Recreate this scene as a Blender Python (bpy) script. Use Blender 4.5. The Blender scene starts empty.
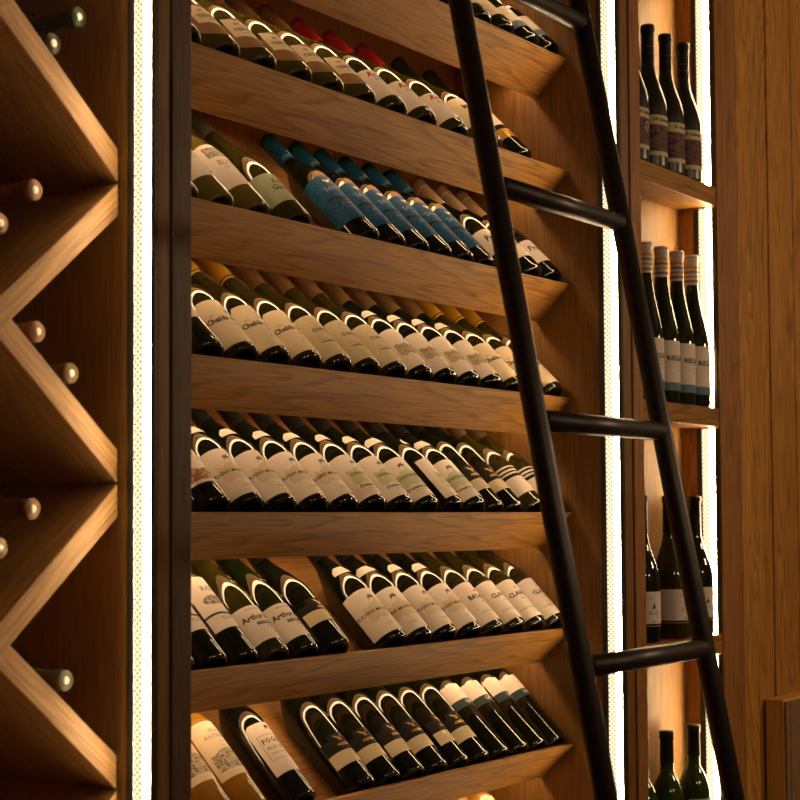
import bpy, math, random
from mathutils import Matrix, Vector
from math import sin, cos, pi, radians, sqrt, exp

# every length below is in centimetres and written to the scene in metres
CM = 0.01
SC = bpy.context.scene
COL = SC.collection
rnd = random.Random(7)

# ------------------------------------------------------------------ helpers
def mesh(name, verts, faces, mat, parent=None, smooth=False, bevel=0, seg=2, loc=None, rot=None):
    me = bpy.data.meshes.new(name)
    me.from_pydata([(v[0]*CM, v[1]*CM, v[2]*CM) for v in verts], [], faces)
    me.validate(); me.update()
    if smooth:
        for p in me.polygons: p.use_smooth = True
    me.materials.append(mat)
    o = bpy.data.objects.new(name, me)
    COL.objects.link(o)
    if parent: o.parent = parent
    if loc: o.location = [c*CM for c in loc]
    if rot: o.rotation_euler = rot
    if bevel:
        b = o.modifiers.new('bevel', 'BEVEL'); b.width = bevel*CM; b.segments = seg
        b.limit_method = 'ANGLE'; b.angle_limit = radians(40)
        for p in me.polygons: p.use_smooth = True
        w = o.modifiers.new('wn', 'WEIGHTED_NORMAL'); w.keep_sharp = False
    return o

def boxvf(x0, x1, y0, y1, z0, z1):
    v = [(x, y, z) for x in (x0, x1) for y in (y0, y1) for z in (z0, z1)]
    f = [(0,1,3,2), (4,6,7,5), (0,4,5,1), (2,3,7,6), (0,2,6,4), (1,5,7,3)]
    return v, f

def box(name, x0, x1, y0, y1, z0, z1, mat, parent=None, bevel=0.12):
    v, f = boxvf(x0, x1, y0, y1, z0, z1)
    return mesh(name, v, f, mat, parent, bevel=bevel)

def boxes(name, lst, mat, parent=None, bevel=0.12):
    V, F = [], []
    for b in lst:
        v, f = boxvf(*b); n = len(V); V += v; F += [tuple(i+n for i in q) for q in f]
    return mesh(name, V, F, mat, parent, bevel=bevel)

def prism_x(name, prof, x0, x1, mat, parent=None, bevel=0.12):
    """profile in (y, z), swept along x"""
    n = len(prof)
    v = [(x0, y, z) for y, z in prof] + [(x1, y, z) for y, z in prof]
    f = [tuple(range(n)), tuple(reversed(range(n, 2*n)))]
    for i in range(n):
        j = (i+1) % n
        f.append((i, i+n, j+n, j))
    o = mesh(name, v, f, mat, parent, bevel=bevel)
    import bmesh
    bm = bmesh.new(); bm.from_mesh(o.data); bmesh.ops.recalc_face_normals(bm, faces=bm.faces); bm.to_mesh(o.data); bm.free()
    return o

def lathe_vf(prof, n=36):
    v, f = [], []
    idx = []
    for r, z in prof:
        if r < 1e-5:
            idx.append([len(v)]); v.append((0, 0, z))
        else:
            idx.append(list(range(len(v), len(v)+n)))
            v += [(r*cos(2*pi*i/n), r*sin(2*pi*i/n), z) for i in range(n)]
    for a, b in zip(idx[:-1], idx[1:]):
        for i in range(n):
            j = (i+1) % n
            if len(a) == 1 and len(b) == 1: continue
            if len(a) == 1: f.append((a[0], b[j], b[i]))
            elif len(b) == 1: f.append((a[i], a[j], b[0]))
            else: f.append((a[i], a[j], b[j], b[i]))
    return v, f

def tube_vf(p, q, r, n=24):
    p, q = Vector(p), Vector(q); d = (q-p).normalized()
    a = d.orthogonal().normalized(); b = d.cross(a)
    v = [tuple(c + a*(r*cos(2*pi*i/n)) + b*(r*sin(2*pi*i/n))) for c in (p, q) for i in range(n)]
    f = [(i, (i+1) % n, n+(i+1) % n, n+i) for i in range(n)]
    f += [tuple(reversed(range(n))), tuple(range(n, 2*n))]
    return v, f

def tube(name, p, q, r, mat, parent=None, n=24):
    v, f = tube_vf(p, q, r, n)
    o = mesh(name, v, f, mat, parent)
    for pl in o.data.polygons: pl.use_smooth = len(pl.vertices) == 4
    return o

def empty(name, loc=(0, 0, 0)):
    o = bpy.data.objects.new(name, None); COL.objects.link(o)
    o.location = [c*CM for c in loc]; o.empty_display_size = 0.05
    return o

def tag(o, label, cat, group=None):
    o['label'] = label; o['category'] = cat
    if group: o['group'] = group
    return o

def struct(o):
    o['kind'] = 'structure'; return o

# ------------------------------------------------------------------ materials
def newmat(name):
    m = bpy.data.materials.new(name); m.use_nodes = True
    nt = m.node_tree; nt.nodes.clear()
    out = nt.nodes.new('ShaderNodeOutputMaterial')
    return m, nt, out

def plain(name, col, rough=0.5, metal=0.0, spec=0.5, trans=0.0, ior=1.5, bump=0.0, bscale=400, coat=0.0):
    m, nt, out = newmat(name)
    b = nt.nodes.new('ShaderNodeBsdfPrincipled')
    b.inputs['Base Color'].default_value = (*col, 1)
    b.inputs['Roughness'].default_value = rough
    b.inputs['Metallic'].default_value = metal
    b.inputs['Specular IOR Level'].default_value = spec
    b.inputs['Transmission Weight'].default_value = trans
    b.inputs['IOR'].default_value = ior
    b.inputs['Coat Weight'].default_value = coat
    # a faint procedural mottling so that no surface is perfectly even
    tc = nt.nodes.new('ShaderNodeTexCoord'); no = nt.nodes.new('ShaderNodeTexNoise')
    no.inputs['Scale'].default_value = bscale; no.inputs['Detail'].default_value = 2
    nt.links.new(tc.outputs['Object'], no.inputs['Vector'])
    mr = nt.nodes.new('ShaderNodeMapRange')
    mr.inputs['To Min'].default_value = max(0, rough-0.03); mr.inputs['To Max'].default_value = rough+0.03
    nt.links.new(no.outputs['Fac'], mr.inputs['Value']); nt.links.new(mr.outputs['Result'], b.inputs['Roughness'])
    if bump:
        bp = nt.nodes.new('ShaderNodeBump'); bp.inputs['Strength'].default_value = bump; bp.inputs['Distance'].default_value = 0.001
        nt.links.new(no.outputs['Fac'], bp.inputs['Height']); nt.links.new(bp.outputs['Normal'], b.inputs['Normal'])
    nt.links.new(b.outputs['BSDF'], out.inputs['Surface'])
    return m

def wood(name, dark, light, axis='X', rough=0.5, fig=1.0, fine=1.0, seed=0.0, spec=0.35):
    m, nt, out = newmat(name)
    N, L = nt.nodes.new, nt.links.new
    tc = N('ShaderNodeTexCoord')
    mp = N('ShaderNodeMapping'); L(tc.outputs['Object'], mp.inputs['Vector'])
    mp.inputs['Location'].default_value = (seed, seed*1.7, seed*0.3)
    k = {'X': (0.45, 4, 4), 'Y': (4, 0.45, 4), 'Z': (4, 4, 0.45)}[axis]
    mp.inputs['Scale'].default_value = k
    # broad cathedral figure: contour lines of a stretched noise
    n1 = N('ShaderNodeTexNoise'); n1.inputs['Scale'].default_value = 2.6; n1.inputs['Detail'].default_value = 1.5
    L(mp.outputs['Vector'], n1.inputs['Vector'])
    mu = N('ShaderNodeMath'); mu.operation = 'MULTIPLY'; mu.inputs[1].default_value = 17.0
    L(n1.outputs['Fac'], mu.inputs[0])
    fr = N('ShaderNodeMath'); fr.operation = 'FRACT'; L(mu.outputs[0], fr.inputs[0])
    cr = N('ShaderNodeValToRGB')
    e = cr.color_ramp.elements; e[0].position = 0; e[0].color = (0.1, 0.1, 0.1, 1); e[1].position = 0.35; e[1].color = (0.7, 0.7, 0.7, 1)
    e2 = e.new(0.85); e2.color = (0.85, 0.85, 0.85, 1); e3 = e.new(1.0); e3.color = (0.1, 0.1, 0.1, 1)
    L(fr.outputs[0], cr.inputs['Fac'])
    # fine pores
    mp2 = N('ShaderNodeMapping'); L(tc.outputs['Object'], mp2.inputs['Vector'])
    k2 = {'X': (12, 380, 380), 'Y': (380, 12, 380), 'Z': (380, 380, 12)}[axis]
    mp2.inputs['Scale'].default_value = k2
    n2 = N('ShaderNodeTexNoise'); n2.inputs['Scale'].default_value = 1.0; n2.inputs['Detail'].default_value = 3
    L(mp2.outputs['Vector'], n2.inputs['Vector'])
    # slow tone shift
    n3 = N('ShaderNodeTexNoise'); n3.inputs['Scale'].default_value = 1.1; n3.inputs['Detail'].default_value = 2
    L(mp.outputs['Vector'], n3.inputs['Vector'])
    a = N('ShaderNodeMath'); a.operation = 'MULTIPLY'; a.inputs[1].default_value = 0.32*fig; L(cr.outputs['Color'], a.inputs[0])
    b = N('ShaderNodeMath'); b.operation = 'MULTIPLY_ADD'; b.inputs[1].default_value = 1.1*fine; L(n2.outputs['Fac'], b.inputs[0]); L(a.outputs[0], b.inputs[2])
    c = N('ShaderNodeMath'); c.operation = 'MULTIPLY_ADD'; c.inputs[1].default_value = 0.5; L(n3.outputs['Fac'], c.inputs[0]); L(b.outputs[0], c.inputs[2])
    mr = N('ShaderNodeMapRange'); mr.inputs['From Min'].default_value = 0.62; mr.inputs['From Max'].default_value = 1.33
    L(c.outputs[0], mr.inputs['Value'])
    mx = N('ShaderNodeMix'); mx.data_type = 'RGBA'
    mx.inputs['A'].default_value = (*dark, 1); mx.inputs['B'].default_value = (*light, 1)
    L(mr.outputs['Result'], mx.inputs['Factor'])
    p = N('ShaderNodeBsdfPrincipled'); p.inputs['Roughness'].default_value = rough; p.inputs['Specular IOR Level'].default_value = spec
    L(mx.outputs['Result'], p.inputs['Base Color'])
    bp = N('ShaderNodeBump'); bp.inputs['Strength'].default_value = 0.25; bp.inputs['Distance'].default_value = 0.0006
    L(c.outputs[0], bp.inputs['Height']); L(bp.outputs['Normal'], p.inputs['Normal'])
    L(p.outputs['BSDF'], out.inputs['Surface'])
    return m

def emit(name, col, s):
    m, nt, out = newmat(name)
    e = nt.nodes.new('ShaderNodeEmission'); e.inputs['Color'].default_value = (*col, 1); e.inputs['Strength'].default_value = s
    nt.links.new(e.outputs[0], out.inputs['Surface'])
    return m

LEDC = (1.0, 0.68, 0.36)
def led_cover(name, y_split, s_hot, s_dot, s_side):
    """perforated diffuser over an LED tape: the tape line (y < y_split) blazes, the rest glows through a staggered grid of holes"""
    m, nt, out = newmat(name)
    N, L = nt.nodes.new, nt.links.new
    tc = N('ShaderNodeTexCoord'); sp = N('ShaderNodeSeparateXYZ'); L(tc.outputs['Object'], sp.inputs[0])
    def M(op, a, b=None, c=None):
        n = N('ShaderNodeMath'); n.operation = op
        for i, x in enumerate((a, b, c)):
            if x is None: continue
            if isinstance(x, (int, float)): n.inputs[i].default_value = x
            else: L(x, n.inputs[i])
        return n.outputs[0]
    pitch = 0.0095
    u = M('MULTIPLY', sp.outputs['Y'], 2*pi/pitch)
    w = M('MULTIPLY', sp.outputs['Z'], 2*pi/pitch)
    pat = M('MULTIPLY', M('SINE', u), M('SINE', w))
    hole = M('GREATER_THAN', pat, -0.22)
    hot = M('LESS_THAN', sp.outputs['Y'], y_split*CM)
    side = M('GREATER_THAN', sp.outputs['Y'], -8.11*CM)
    sd = M('MULTIPLY_ADD', hole, s_dot*0.68, s_dot*0.32)
    st = M('ADD', M('MULTIPLY', hot, s_hot), M('MULTIPLY', M('SUBTRACT', 1.0, hot), sd))
    st = M('ADD', st, M('MULTIPLY', side, s_side))
    mx = N('ShaderNodeMix'); mx.data_type = 'RGBA'
    mx.inputs['A'].default_value = (1.0, 0.80, 0.50, 1); mx.inputs['B'].default_value = (*LEDC, 1)
    L(hot, mx.inputs['Factor'])
    e = N('ShaderNodeEmission'); L(mx.outputs['Result'], e.inputs['Color']); L(st, e.inputs['Strength'])
    L(e.outputs[0], out.inputs['Surface'])
    return m

OAK_D, OAK_L = (0.16, 0.072, 0.023), (0.46, 0.25, 0.10)
W_LIP = wood('oak_front_board', (0.140, 0.061, 0.011), (0.49, 0.235, 0.052), 'X', rough=0.5, fig=1.0, spec=0.2)
W_TRAY = wood('oak_tray', (0.24, 0.10, 0.022), (0.52, 0.26, 0.08), 'X', rough=0.55)
W_SIDE = wood('oak_side', (0.12, 0.050, 0.009), (0.31, 0.150, 0.032), 'Z', rough=0.5, seed=2.3, fig=0.5)
W_BACK = wood('oak_back', (0.18, 0.075, 0.013), (0.40, 0.195, 0.045), 'Z', rough=0.55, seed=5.1, fig=0.4)
W_LAT = wood('oak_lattice', (0.17, 0.075, 0.02), (0.50, 0.265, 0.085), 'X', rough=0.45, seed=1.3, fig=0.6)
W_NICHE = wood('oak_niche', (0.30, 0.15, 0.045), (0.56, 0.32, 0.115), 'Z', rough=0.5, seed=3.3, fig=0.5)
W_POST = wood('stained_post', (0.15, 0.056, 0.012), (0.46, 0.205, 0.052), 'Z', rough=0.5, seed=4.4, fig=0.7)
W_DARK = wood('dark_stile', (0.045, 0.023, 0.012), (0.14, 0.075, 0.040), 'Z', rough=0.55, seed=6.0, fig=0.4, fine=1.3)  # darker brown tone for the left front stile
W_PANEL = wood('panel_oak', (0.14, 0.052, 0.006), (0.66, 0.31, 0.052), 'Z', rough=0.5, seed=7.7, fig=0.9)
W_COUNTER_LIT = wood('counter_lit_oak', (0.50, 0.26, 0.055), (0.86, 0.50, 0.13), 'Z', rough=0.5, seed=9.1, fig=0.5)  # side oak coloured pale orange, as though warmly lit
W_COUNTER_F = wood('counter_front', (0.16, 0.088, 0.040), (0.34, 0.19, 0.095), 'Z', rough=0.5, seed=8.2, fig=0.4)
SHADE_SHEET = plain('shade_sheet', (0.03, 0.018, 0.009), 0.7)  # shade colour of the sheet added under each tray
BLACK = plain('black_profile', (0.012, 0.011, 0.010), 0.45)
IRON = plain('bronzed_black_steel', (0.022, 0.014, 0.010), 0.42, metal=0.35, spec=0.55)
RUBBER = plain('rubber', (0.01, 0.01, 0.01), 0.8)
LED_UNDER = emit('shelf_led', LEDC, 24.0)
TAN_GLOW = emit('tan_reflection_glow', (1.0, 0.40, 0.11), 2.9)  # glow added for the tan band mirrored on bottle shoulders
LED_SIDE = led_cover('jamb_led_cover', -9.85, 62.0, 1.6, 0.0)
LED_RACK = led_cover('rack_led_cover', -9.85, 62.0, 1.6, 34.0)  # hidden side face glows extra, added to light the rack's jamb strip

# ------------------------------------------------------------------ room shell (mostly behind the camera)
M_FLOOR = wood('floor_boards', (0.05, 0.028, 0.014), (0.14, 0.08, 0.04), 'X', rough=0.4, seed=1.0)
M_CEIL = plain('ceiling_paint', (0.10, 0.075, 0.055), 0.9)
M_WALL = plain('room_wall_paint', (0.16, 0.11, 0.075), 0.9)
struct(box('floor', -150, 620, -420, 45, -8, 0, M_FLOOR, bevel=0))
struct(box('ceiling', -150, 620, -420, 45, 300, 308, M_CEIL, bevel=0))
struct(box('wall_rear', -150, 620, -428, -420, 0, 300, M_WALL, bevel=0))
struct(box('wall_left', -158, -150, -420, 45, 0, 300, M_WALL, bevel=0))
struct(box('wall_far', 620, 628, -420, 45, 0, 300, M_WALL, bevel=0))
struct(box('wall_back', -150, 620, 37, 45, 0, 300, M_WALL, bevel=0))
# panelled wall to the right of the cabinets
struct(boxes('wall_right', [(358.6, 376.2, -12.0, -9, 0, 300), (376.3, 391.4, -12.4, -9, 0, 300), (393.0, 412, -12.0, -9, 0, 300),
                            (413, 436, -12.0, -9, 0, 300), (437, 619.9, -12.0, -9, 0, 300), (358.3, 619.9, -9.2, -7, 0, 300)], W_PANEL, bevel=0.25))

# ------------------------------------------------------------------ slanted display cabinet
TH = radians(44.5); CT, ST = cos(TH), sin(TH)
S = 23.72; Z5 = 151.27
XL, XR = 170.15, 299.8
def lipz(k): return Z5 - (k-5)*S

cab = tag(empty('display_cabinet', (235, 0, 0)), 'tall oak cabinet of slanted lit shelves filled with leaning wine bottles', 'cabinet')
ci = Matrix.Translation((-235*CM, 0, 0))
def under(o, parent):
    """parent o and keep it where it was built"""
    o.parent = parent
    o.matrix_parent_inverse = Matrix.Translation(-parent_world(parent))
    return o
def parent_world(p):
    v = Vector((0, 0, 0))
    while p is not None:
        v += p.location + (p.matrix_parent_inverse.translation if p.parent else Vector((0, 0, 0)))
        p = p.parent
    return v

# right side panel carries the LED profile; the left one is hidden behind the post
under(box('side_panel', XR, XR+3.4, -12.1, 30, 0, 299.5, W_SIDE, bevel=0.15), cab)
under(box('side_panel', XL-3.2, XL, -9.6, 30, 0, 299.5, W_SIDE, bevel=0.1), cab)
under(box('back_panel', XL, XR, 28.2, 29.6, 56, 299, W_BACK, bevel=0), cab)

def led_profile(parent, xface, z0, z1, cover=LED_SIDE):
    """LED profile on a jamb that faces -x; black channel with a perforated cover"""
    st = boxes('light_strip', [(xface-0.08, xface-0.02, -7.8, -6.6, z0, z1), (xface-0.55, xface-0.02, -11.95, -11.22, z0, z1),
                               (xface-0.15, xface-0.02, -11.2, -8.1, z0, z1)], BLACK, bevel=0)
    under(st, parent)
    cv = mesh('diffuser', [(xface-0.5, -11.2, z0), (xface-0.5, -8.1, z0), (xface-0.5, -8.1, z1), (xface-0.5, -11.2, z1),
                           (xface-0.16, -11.2, z0), (xface-0.16, -8.1, z0), (xface-0.16, -8.1, z1), (xface-0.16, -11.2, z1)],
              [(0, 3, 2, 1), (4, 5, 6, 7), (0, 1, 5, 4), (2, 3, 7, 6), (1, 2, 6, 5), (3, 0, 4, 7)], cover)
    under(cv, st)
    return st
led_profile(cab, XR, 2, 298)

LW = 10.85   # height of the front board across its slope
TT = 2.0     # its thickness
for k in range(-1, 10):
    zl = lipz(k)
    if zl > 290: continue
    sh = empty('display_shelf', (235, 0, zl)); under(sh, cab)
    sh.matrix_parent_inverse = Matrix.Identity(4); sh.location = (0, 0, zl*CM)
    bx, bz = 7.75, -7.5
    # front board: top front edge at (0, zl); face slopes back and down
    lip = prism_x('front_board', [(0, 0), (2.1, 0), (bx+1.25, bz+0.9), (bx, bz)], XL+0.05-235, XR-0.05-235, W_LIP, sh, bevel=0.22)
    # tray, its surface half a centimetre under the board's top edge
    def tp(s, n): return (s*CT - n*ST, s*ST + n*CT)
    prism_x('tray', [tp(1.86, -6.46), tp(38.0, -6.46), tp(38.0, -7.8), tp(1.86, -7.8)], XL+0.1-235, XR-0.1-235, W_TRAY, sh, bevel=0)
    prism_x('tray_shade_sheet', [tp(4.5, -7.82), tp(38.0, -7.82), tp(38.0, -8.1), tp(4.5, -8.1)], XL+0.1-235, XR-0.1-235, SHADE_SHEET, sh, bevel=0)  # dark sheet added so that the necks mirror black
    # LED channel just behind the board's lower edge, shining down
    ch = boxes('light_strip', [(XL+0.1-235, XR-0.1-235, 10.9, 14.5, -2.5, -2.1)], BLACK, sh, bevel=0)
    mesh('diffuser', *boxvf(XL+0.4-235, XR-0.4-235, 11.0, 12.2, -2.85, -2.52), LED_UNDER, ch)
    mesh('tan_glow_strip', *boxvf(XL+0.4-235, XR-0.4-235, 12.22, 14.4, -2.75, -2.52), TAN_GLOW, ch)  # added glowing strip, mirrored as a tan arc in the glass
under(box('plinth', XL+0.02, XR-0.02, -3, 25, 0.02, 54, W_SIDE, bevel=0.3), cab)
under(boxes('front_stile', [(303.35, 307.9, -12.5, 27, 0.02, 299.4)], W_POST, bevel=0.2), cab)
under(box('stile_groove', 303.25, 303.36, -11.6, 0, 0.02, 299.4, BLACK, bevel=0), cab)

# ------------------------------------------------------------------ diamond rack cabinet (left)
XJ = 163.65
rack = tag(empty('diamond_rack_cabinet', (140, 0, 0)), 'oak wine rack of crossed boards forming open diamond cells', 'wine rack')
under(box('side_panel', XJ, XJ+2.45, -12.0, 30, 0.02, 299.5, W_SIDE, bevel=0.15), rack)
under(box('front_stile', 166.15, 170.1, -12.35, -9.7, 0.02, 299.5, W_DARK, bevel=0.2), rack)
under(box('side_panel', 64.0, 67.0, -12.0, 30, 0.02, 299.5, W_SIDE, bevel=0.15), rack)
under(box('back_panel', 67, XJ, 30.0, 31.5, 0.02, 299.5, W_BACK, bevel=0), rack)
led_profile(rack, XJ, 2, 298, LED_RACK)
PX, PZ = 24.55, 20.9
YF = -4.6
A = math.atan2(PZ, PX)
XN = 141.8; ZN = 176.1
def lattice_board(sgn, c):
    """board along z - ZN = sgn*PZ/PX*(x-XN) + c, clipped by the side panels and the height range"""
    t = 3.5/2/cos(A)*1.0
    lo, hi = 67.2, XJ-0.08
    sl = sgn*PZ/PX
    zmin, zmax = 30, 285
    xs = [lo, hi]
    za, zb = ZN+c+sl*(lo-XN), ZN+c+sl*(hi-XN)
    if max(za, zb) < zmin+6 or min(za, zb) > zmax-6: return
    if sl > 0:
        if za < zmin: lo = XN+(zmin-ZN-c)/sl
        if zb > zmax: hi = XN+(zmax-ZN-c)/sl
    else:
        if za > zmax: lo = XN+(zmax-ZN-c)/sl
        if zb < zmin: hi = XN+(zmin-ZN-c)/sl
    if hi-lo < 4: return
    x0, x1 = lo, hi
    z0, z1 = ZN+c+sl*(x0-XN), ZN+c+sl*(x1-XN)
    cx, cz = (x0+x1)/2, (z0+z1)/2
    # local frame: x along the board, built flat and turned so that the grain follows the board
    ca, sa = cos(sgn*A), sin(sgn*A)
    pts = []
    for (x, z) in ((x0, z0-t), (x1, z1-t), (x1, z1+t), (x0, z0+t)):
        dx, dz = x-cx, z-cz
        pts.append((dx*ca+dz*sa, -dx*sa+dz*ca))
    yb = 29.8 if sgn > 0 else 29.7
    yf = YF if sgn > 0 else YF+0.04
    v = [(a, yf, b) for a, b in pts] + [(a, yb, b) for a, b in pts]
    f = [(0, 1, 2, 3), (7, 6, 5, 4), (0, 4, 5, 1), (1, 5, 6, 2), (2, 6, 7, 3), (3, 7, 4, 0)]
    o = mesh('crossed_board', v, f, W_LAT, None, bevel=0.18)
    o.location = (cx*CM, 0, cz*CM); o.rotation_euler = (0, -sgn*A, 0)
    under(o, rack)
for j in range(-8, 9):
    lattice_board(1, 2*PZ*j); lattice_board(-1, 2*PZ*j)
under(box('plinth', 67.1, XJ-0.05, -4, 29, 0.02, 29, W_SIDE, bevel=0.3), rack)

# thin glass pane sliding in front of the rack
def glass_mat():
    m, nt, out = newmat('clear_pane')
    N, L = nt.nodes.new, nt.links.new
    tr = N('ShaderNodeBsdfTransparent'); tr.inputs['Color'].default_value = (0.96, 0.97, 0.96, 1)
    gl = N('ShaderNodeBsdfGlossy'); gl.inputs['Roughness'].default_value = 0.02
    lw = N('ShaderNodeLayerWeight'); pw = N('ShaderNodeMath'); pw.operation = 'POWER'; pw.inputs[1].default_value = 5.0; L(lw.outputs['Facing'], pw.inputs[0])
    fr = N('ShaderNodeMath'); fr.operation = 'MULTIPLY_ADD'; fr.inputs[1].default_value = 0.8; fr.inputs[2].default_value = 0.02; L(pw.outputs[0], fr.inputs[0])
    mx = N('ShaderNodeMixShader'); L(fr.outputs[0], mx.inputs[0]); L(tr.outputs[0], mx.inputs[1]); L(gl.outputs[0], mx.inputs[2])
    L(mx.outputs[0], out.inputs['Surface'])
    return m

gp = tag(empty('glass_door', (116, -13.2, 0)), 'clear glass sliding door in front of the diamond bottle rack', 'glass door')
under(box('glass_pane', 64, 165.9, -13.4, -13.0, 2, 298, glass_mat(), bevel=0), gp)

# ------------------------------------------------------------------ niche cabinet (right)
XN0, XN1 = 307.95, 346.0
niche = tag(empty('niche_cabinet', (327, 0, 0)), 'narrow oak cabinet with level shelves of standing wine bottles', 'cabinet')
under(box('back_panel', XN0, XN1, -2.8, -1.2, 0.02, 299.5, W_NICHE, bevel=0), niche)
under(box('side_panel', XN1, XN1+11.4, -12.5, 3, 0.02, 299.5, W_POST, bevel=0.3), niche)
NZ = [73.3, 123.9, 174.7, 225.0, 275.6]
for z in NZ:
    under(box('level_shelf', XN0+0.02, XN1-0.02, -12.2, -2.85, z-4.25, z, W_LIP, bevel=0.2), niche)
for a, b in zip(NZ[:-1], NZ[1:]):
    led_profile(niche, XN1, a+0.05, b-4.6)

# ------------------------------------------------------------------ ladder
lad = tag(empty('library_ladder', (215, -84.6, 0)), 'black steel tube ladder leaning in front of the wine shelves', 'ladder')
def ly(z): return -54.9 + 0.198*(z-150)
for x in (196.1, 234.9):
    r = tube('rail', (x, ly(3), 3), (x, ly(293), 293), 1.62, IRON); under(r, lad)
    v, f = tube_vf((x, ly(0.05), 0.05), (x, ly(4), 4), 2.0)
    under(mesh('rubber_foot', v, f, RUBBER), lad)
for i in range(-3, 5):
    z = 130 + 33.55*i
    under(tube('rung', (196.1+1.2, ly(z), z), (234.9-1.2, ly(z), z), 1.5, IRON), lad)
# the rail its top hooks over, fixed to the cabinets
lr = tag(empty('ladder_rail', (235, -30, 286)), 'black steel rail running along the top of the wine cabinets', 'rail')
under(tube('pole', (70, ly(286)+3.4, 286), (345, ly(286)+3.4, 286), 1.5, IRON), lr)
for x in (169, 305.5):
    under(tube('bracket', (x, ly(286)+3.4, 286), (x, -12.4, 286), 1.2, IRON), lr)

# ------------------------------------------------------------------ low cabinet at the far right
cb = tag(empty('low_cabinet', (400, -16, 0)), 'low oak cabinet corner standing against the panelled wall', 'cabinet')
under(box('carcass', 368.8, 440, -17.0, -12.5, 0.02, 107.3, W_COUNTER_LIT, bevel=0.15), cb)
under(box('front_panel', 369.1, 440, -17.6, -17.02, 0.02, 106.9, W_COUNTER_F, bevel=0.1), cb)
under(box('front_groove', 371.3, 371.5, -17.66, -17.58, 0.1, 106.5, BLACK, bevel=0), cb)
# ------------------------------------------------------------------ bottles
def glass_body(name, col, trans=0.0, rough=0.035):
    return plain(name, col, rough, spec=0.6, trans=trans, ior=1.48, bscale=60)
G_DARK = glass_body('dark_glass', (0.0055, 0.0065, 0.003))
G_OLIVE = glass_body('olive_glass', (0.030, 0.024, 0.003))
G_YGREEN = glass_body('yellow_green_glass', (0.055, 0.044, 0.007))
G_STRAW = glass_body('straw_green_glass', (0.105, 0.080, 0.016))
G_GREEN = glass_body('green_glass', (0.009, 0.013, 0.003))
G_LIME = glass_body('lime_green_glass', (0.020, 0.048, 0.003))
G_AMBER = glass_body('amber_glass', (0.30, 0.14, 0.016))
G_WARM = glass_body('dark_olive_glass', (0.020, 0.016, 0.004))
G_MATTE = plain('matte_dark_glass', (0.020, 0.018, 0.011), 0.32, spec=0.4)

def paper(name, col): return plain(name, col, 0.72, spec=0.15, bump=0.15, bscale=900)
P = {n: paper('paper_'+n, c) for n, c in dict(
    white=(0.73, 0.63, 0.54), cream=(0.78, 0.63, 0.43), beige=(0.62, 0.51, 0.35), sand=(0.58, 0.48, 0.30), tan=(0.27, 0.145, 0.055),
    green=(0.50, 0.51, 0.32), mint=(0.36, 0.38, 0.24), blue=(0.02, 0.16, 0.27), slate=(0.035, 0.055, 0.055), steel=(0.12, 0.20, 0.28),
    black=(0.012, 0.010, 0.009), brown=(0.15, 0.085, 0.07), gold=(0.50, 0.27, 0.05), grey=(0.22, 0.19, 0.16), rust=(0.40, 0.17, 0.08),
    red=(0.45, 0.02, 0.03), ink=(0.035, 0.028, 0.025), darkgreen=(0.02, 0.05, 0.035), bluegrey=(0.16, 0.19, 0.26), pale=(0.50, 0.46, 0.40)).items()}
GLINT_SILVER = plain('glint_silver', (0.62, 0.55, 0.50), 0.4, metal=0.5)  # pale metal standing in for the highlight on lying caps
GOLD = plain('gold_foil', (0.75, 0.42, 0.10), 0.35, metal=0.8)
def capmat(n, c, r=0.42): return plain('capsule_'+n, c, r, spec=0.22)
CAP = {n: capmat(n, c) for n, c in dict(black=(0.010, 0.009, 0.008), red=(0.22, 0.008, 0.010), blue=(0.004, 0.060, 0.13), brown=(0.10, 0.045, 0.02),
       olivegrey=(0.09, 0.085, 0.06), yellow=(0.40, 0.22, 0.010), amber=(0.15, 0.080, 0.034), cream=(0.28, 0.19, 0.115), white=(0.68, 0.52, 0.45),
       dark=(0.018, 0.014, 0.010), bronze=(0.12, 0.075, 0.03), copper=(0.20, 0.095, 0.055), green=(0.015, 0.022, 0.012)).items()}

def scribble(name, paper_c, ink_c, scale=260, thr=0.52, stretch=(1, 1, 1)):
    """printed drawing: irregular ink lines on paper"""
    m, nt, out = newmat(name)
    N, L = nt.nodes.new, nt.links.new
    tc = N('ShaderNodeTexCoord'); mp = N('ShaderNodeMapping'); mp.inputs['Scale'].default_value = stretch
    L(tc.outputs['Object'], mp.inputs['Vector'])
    no = N('ShaderNodeTexNoise'); no.inputs['Scale'].default_value = scale; no.inputs['Detail'].default_value = 4; no.inputs['Distortion'].default_value = 1.2
    L(mp.outputs['Vector'], no.inputs['Vector'])
    cr = N('ShaderNodeValToRGB'); e = cr.color_ramp.elements
    e[0].position = thr-0.04; e[0].color = (*ink_c, 1); e[1].position = thr+0.05; e[1].color = (*paper_c, 1)
    L(no.outputs['Fac'], cr.inputs['Fac'])
    b = N('ShaderNodeBsdfPrincipled'); b.inputs['Roughness'].default_value = 0.7; b.inputs['Specular IOR Level'].default_value = 0.2
    L(cr.outputs['Color'], b.inputs['Base Color']); L(b.outputs['BSDF'], out.inputs['Surface'])
    return m
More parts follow.
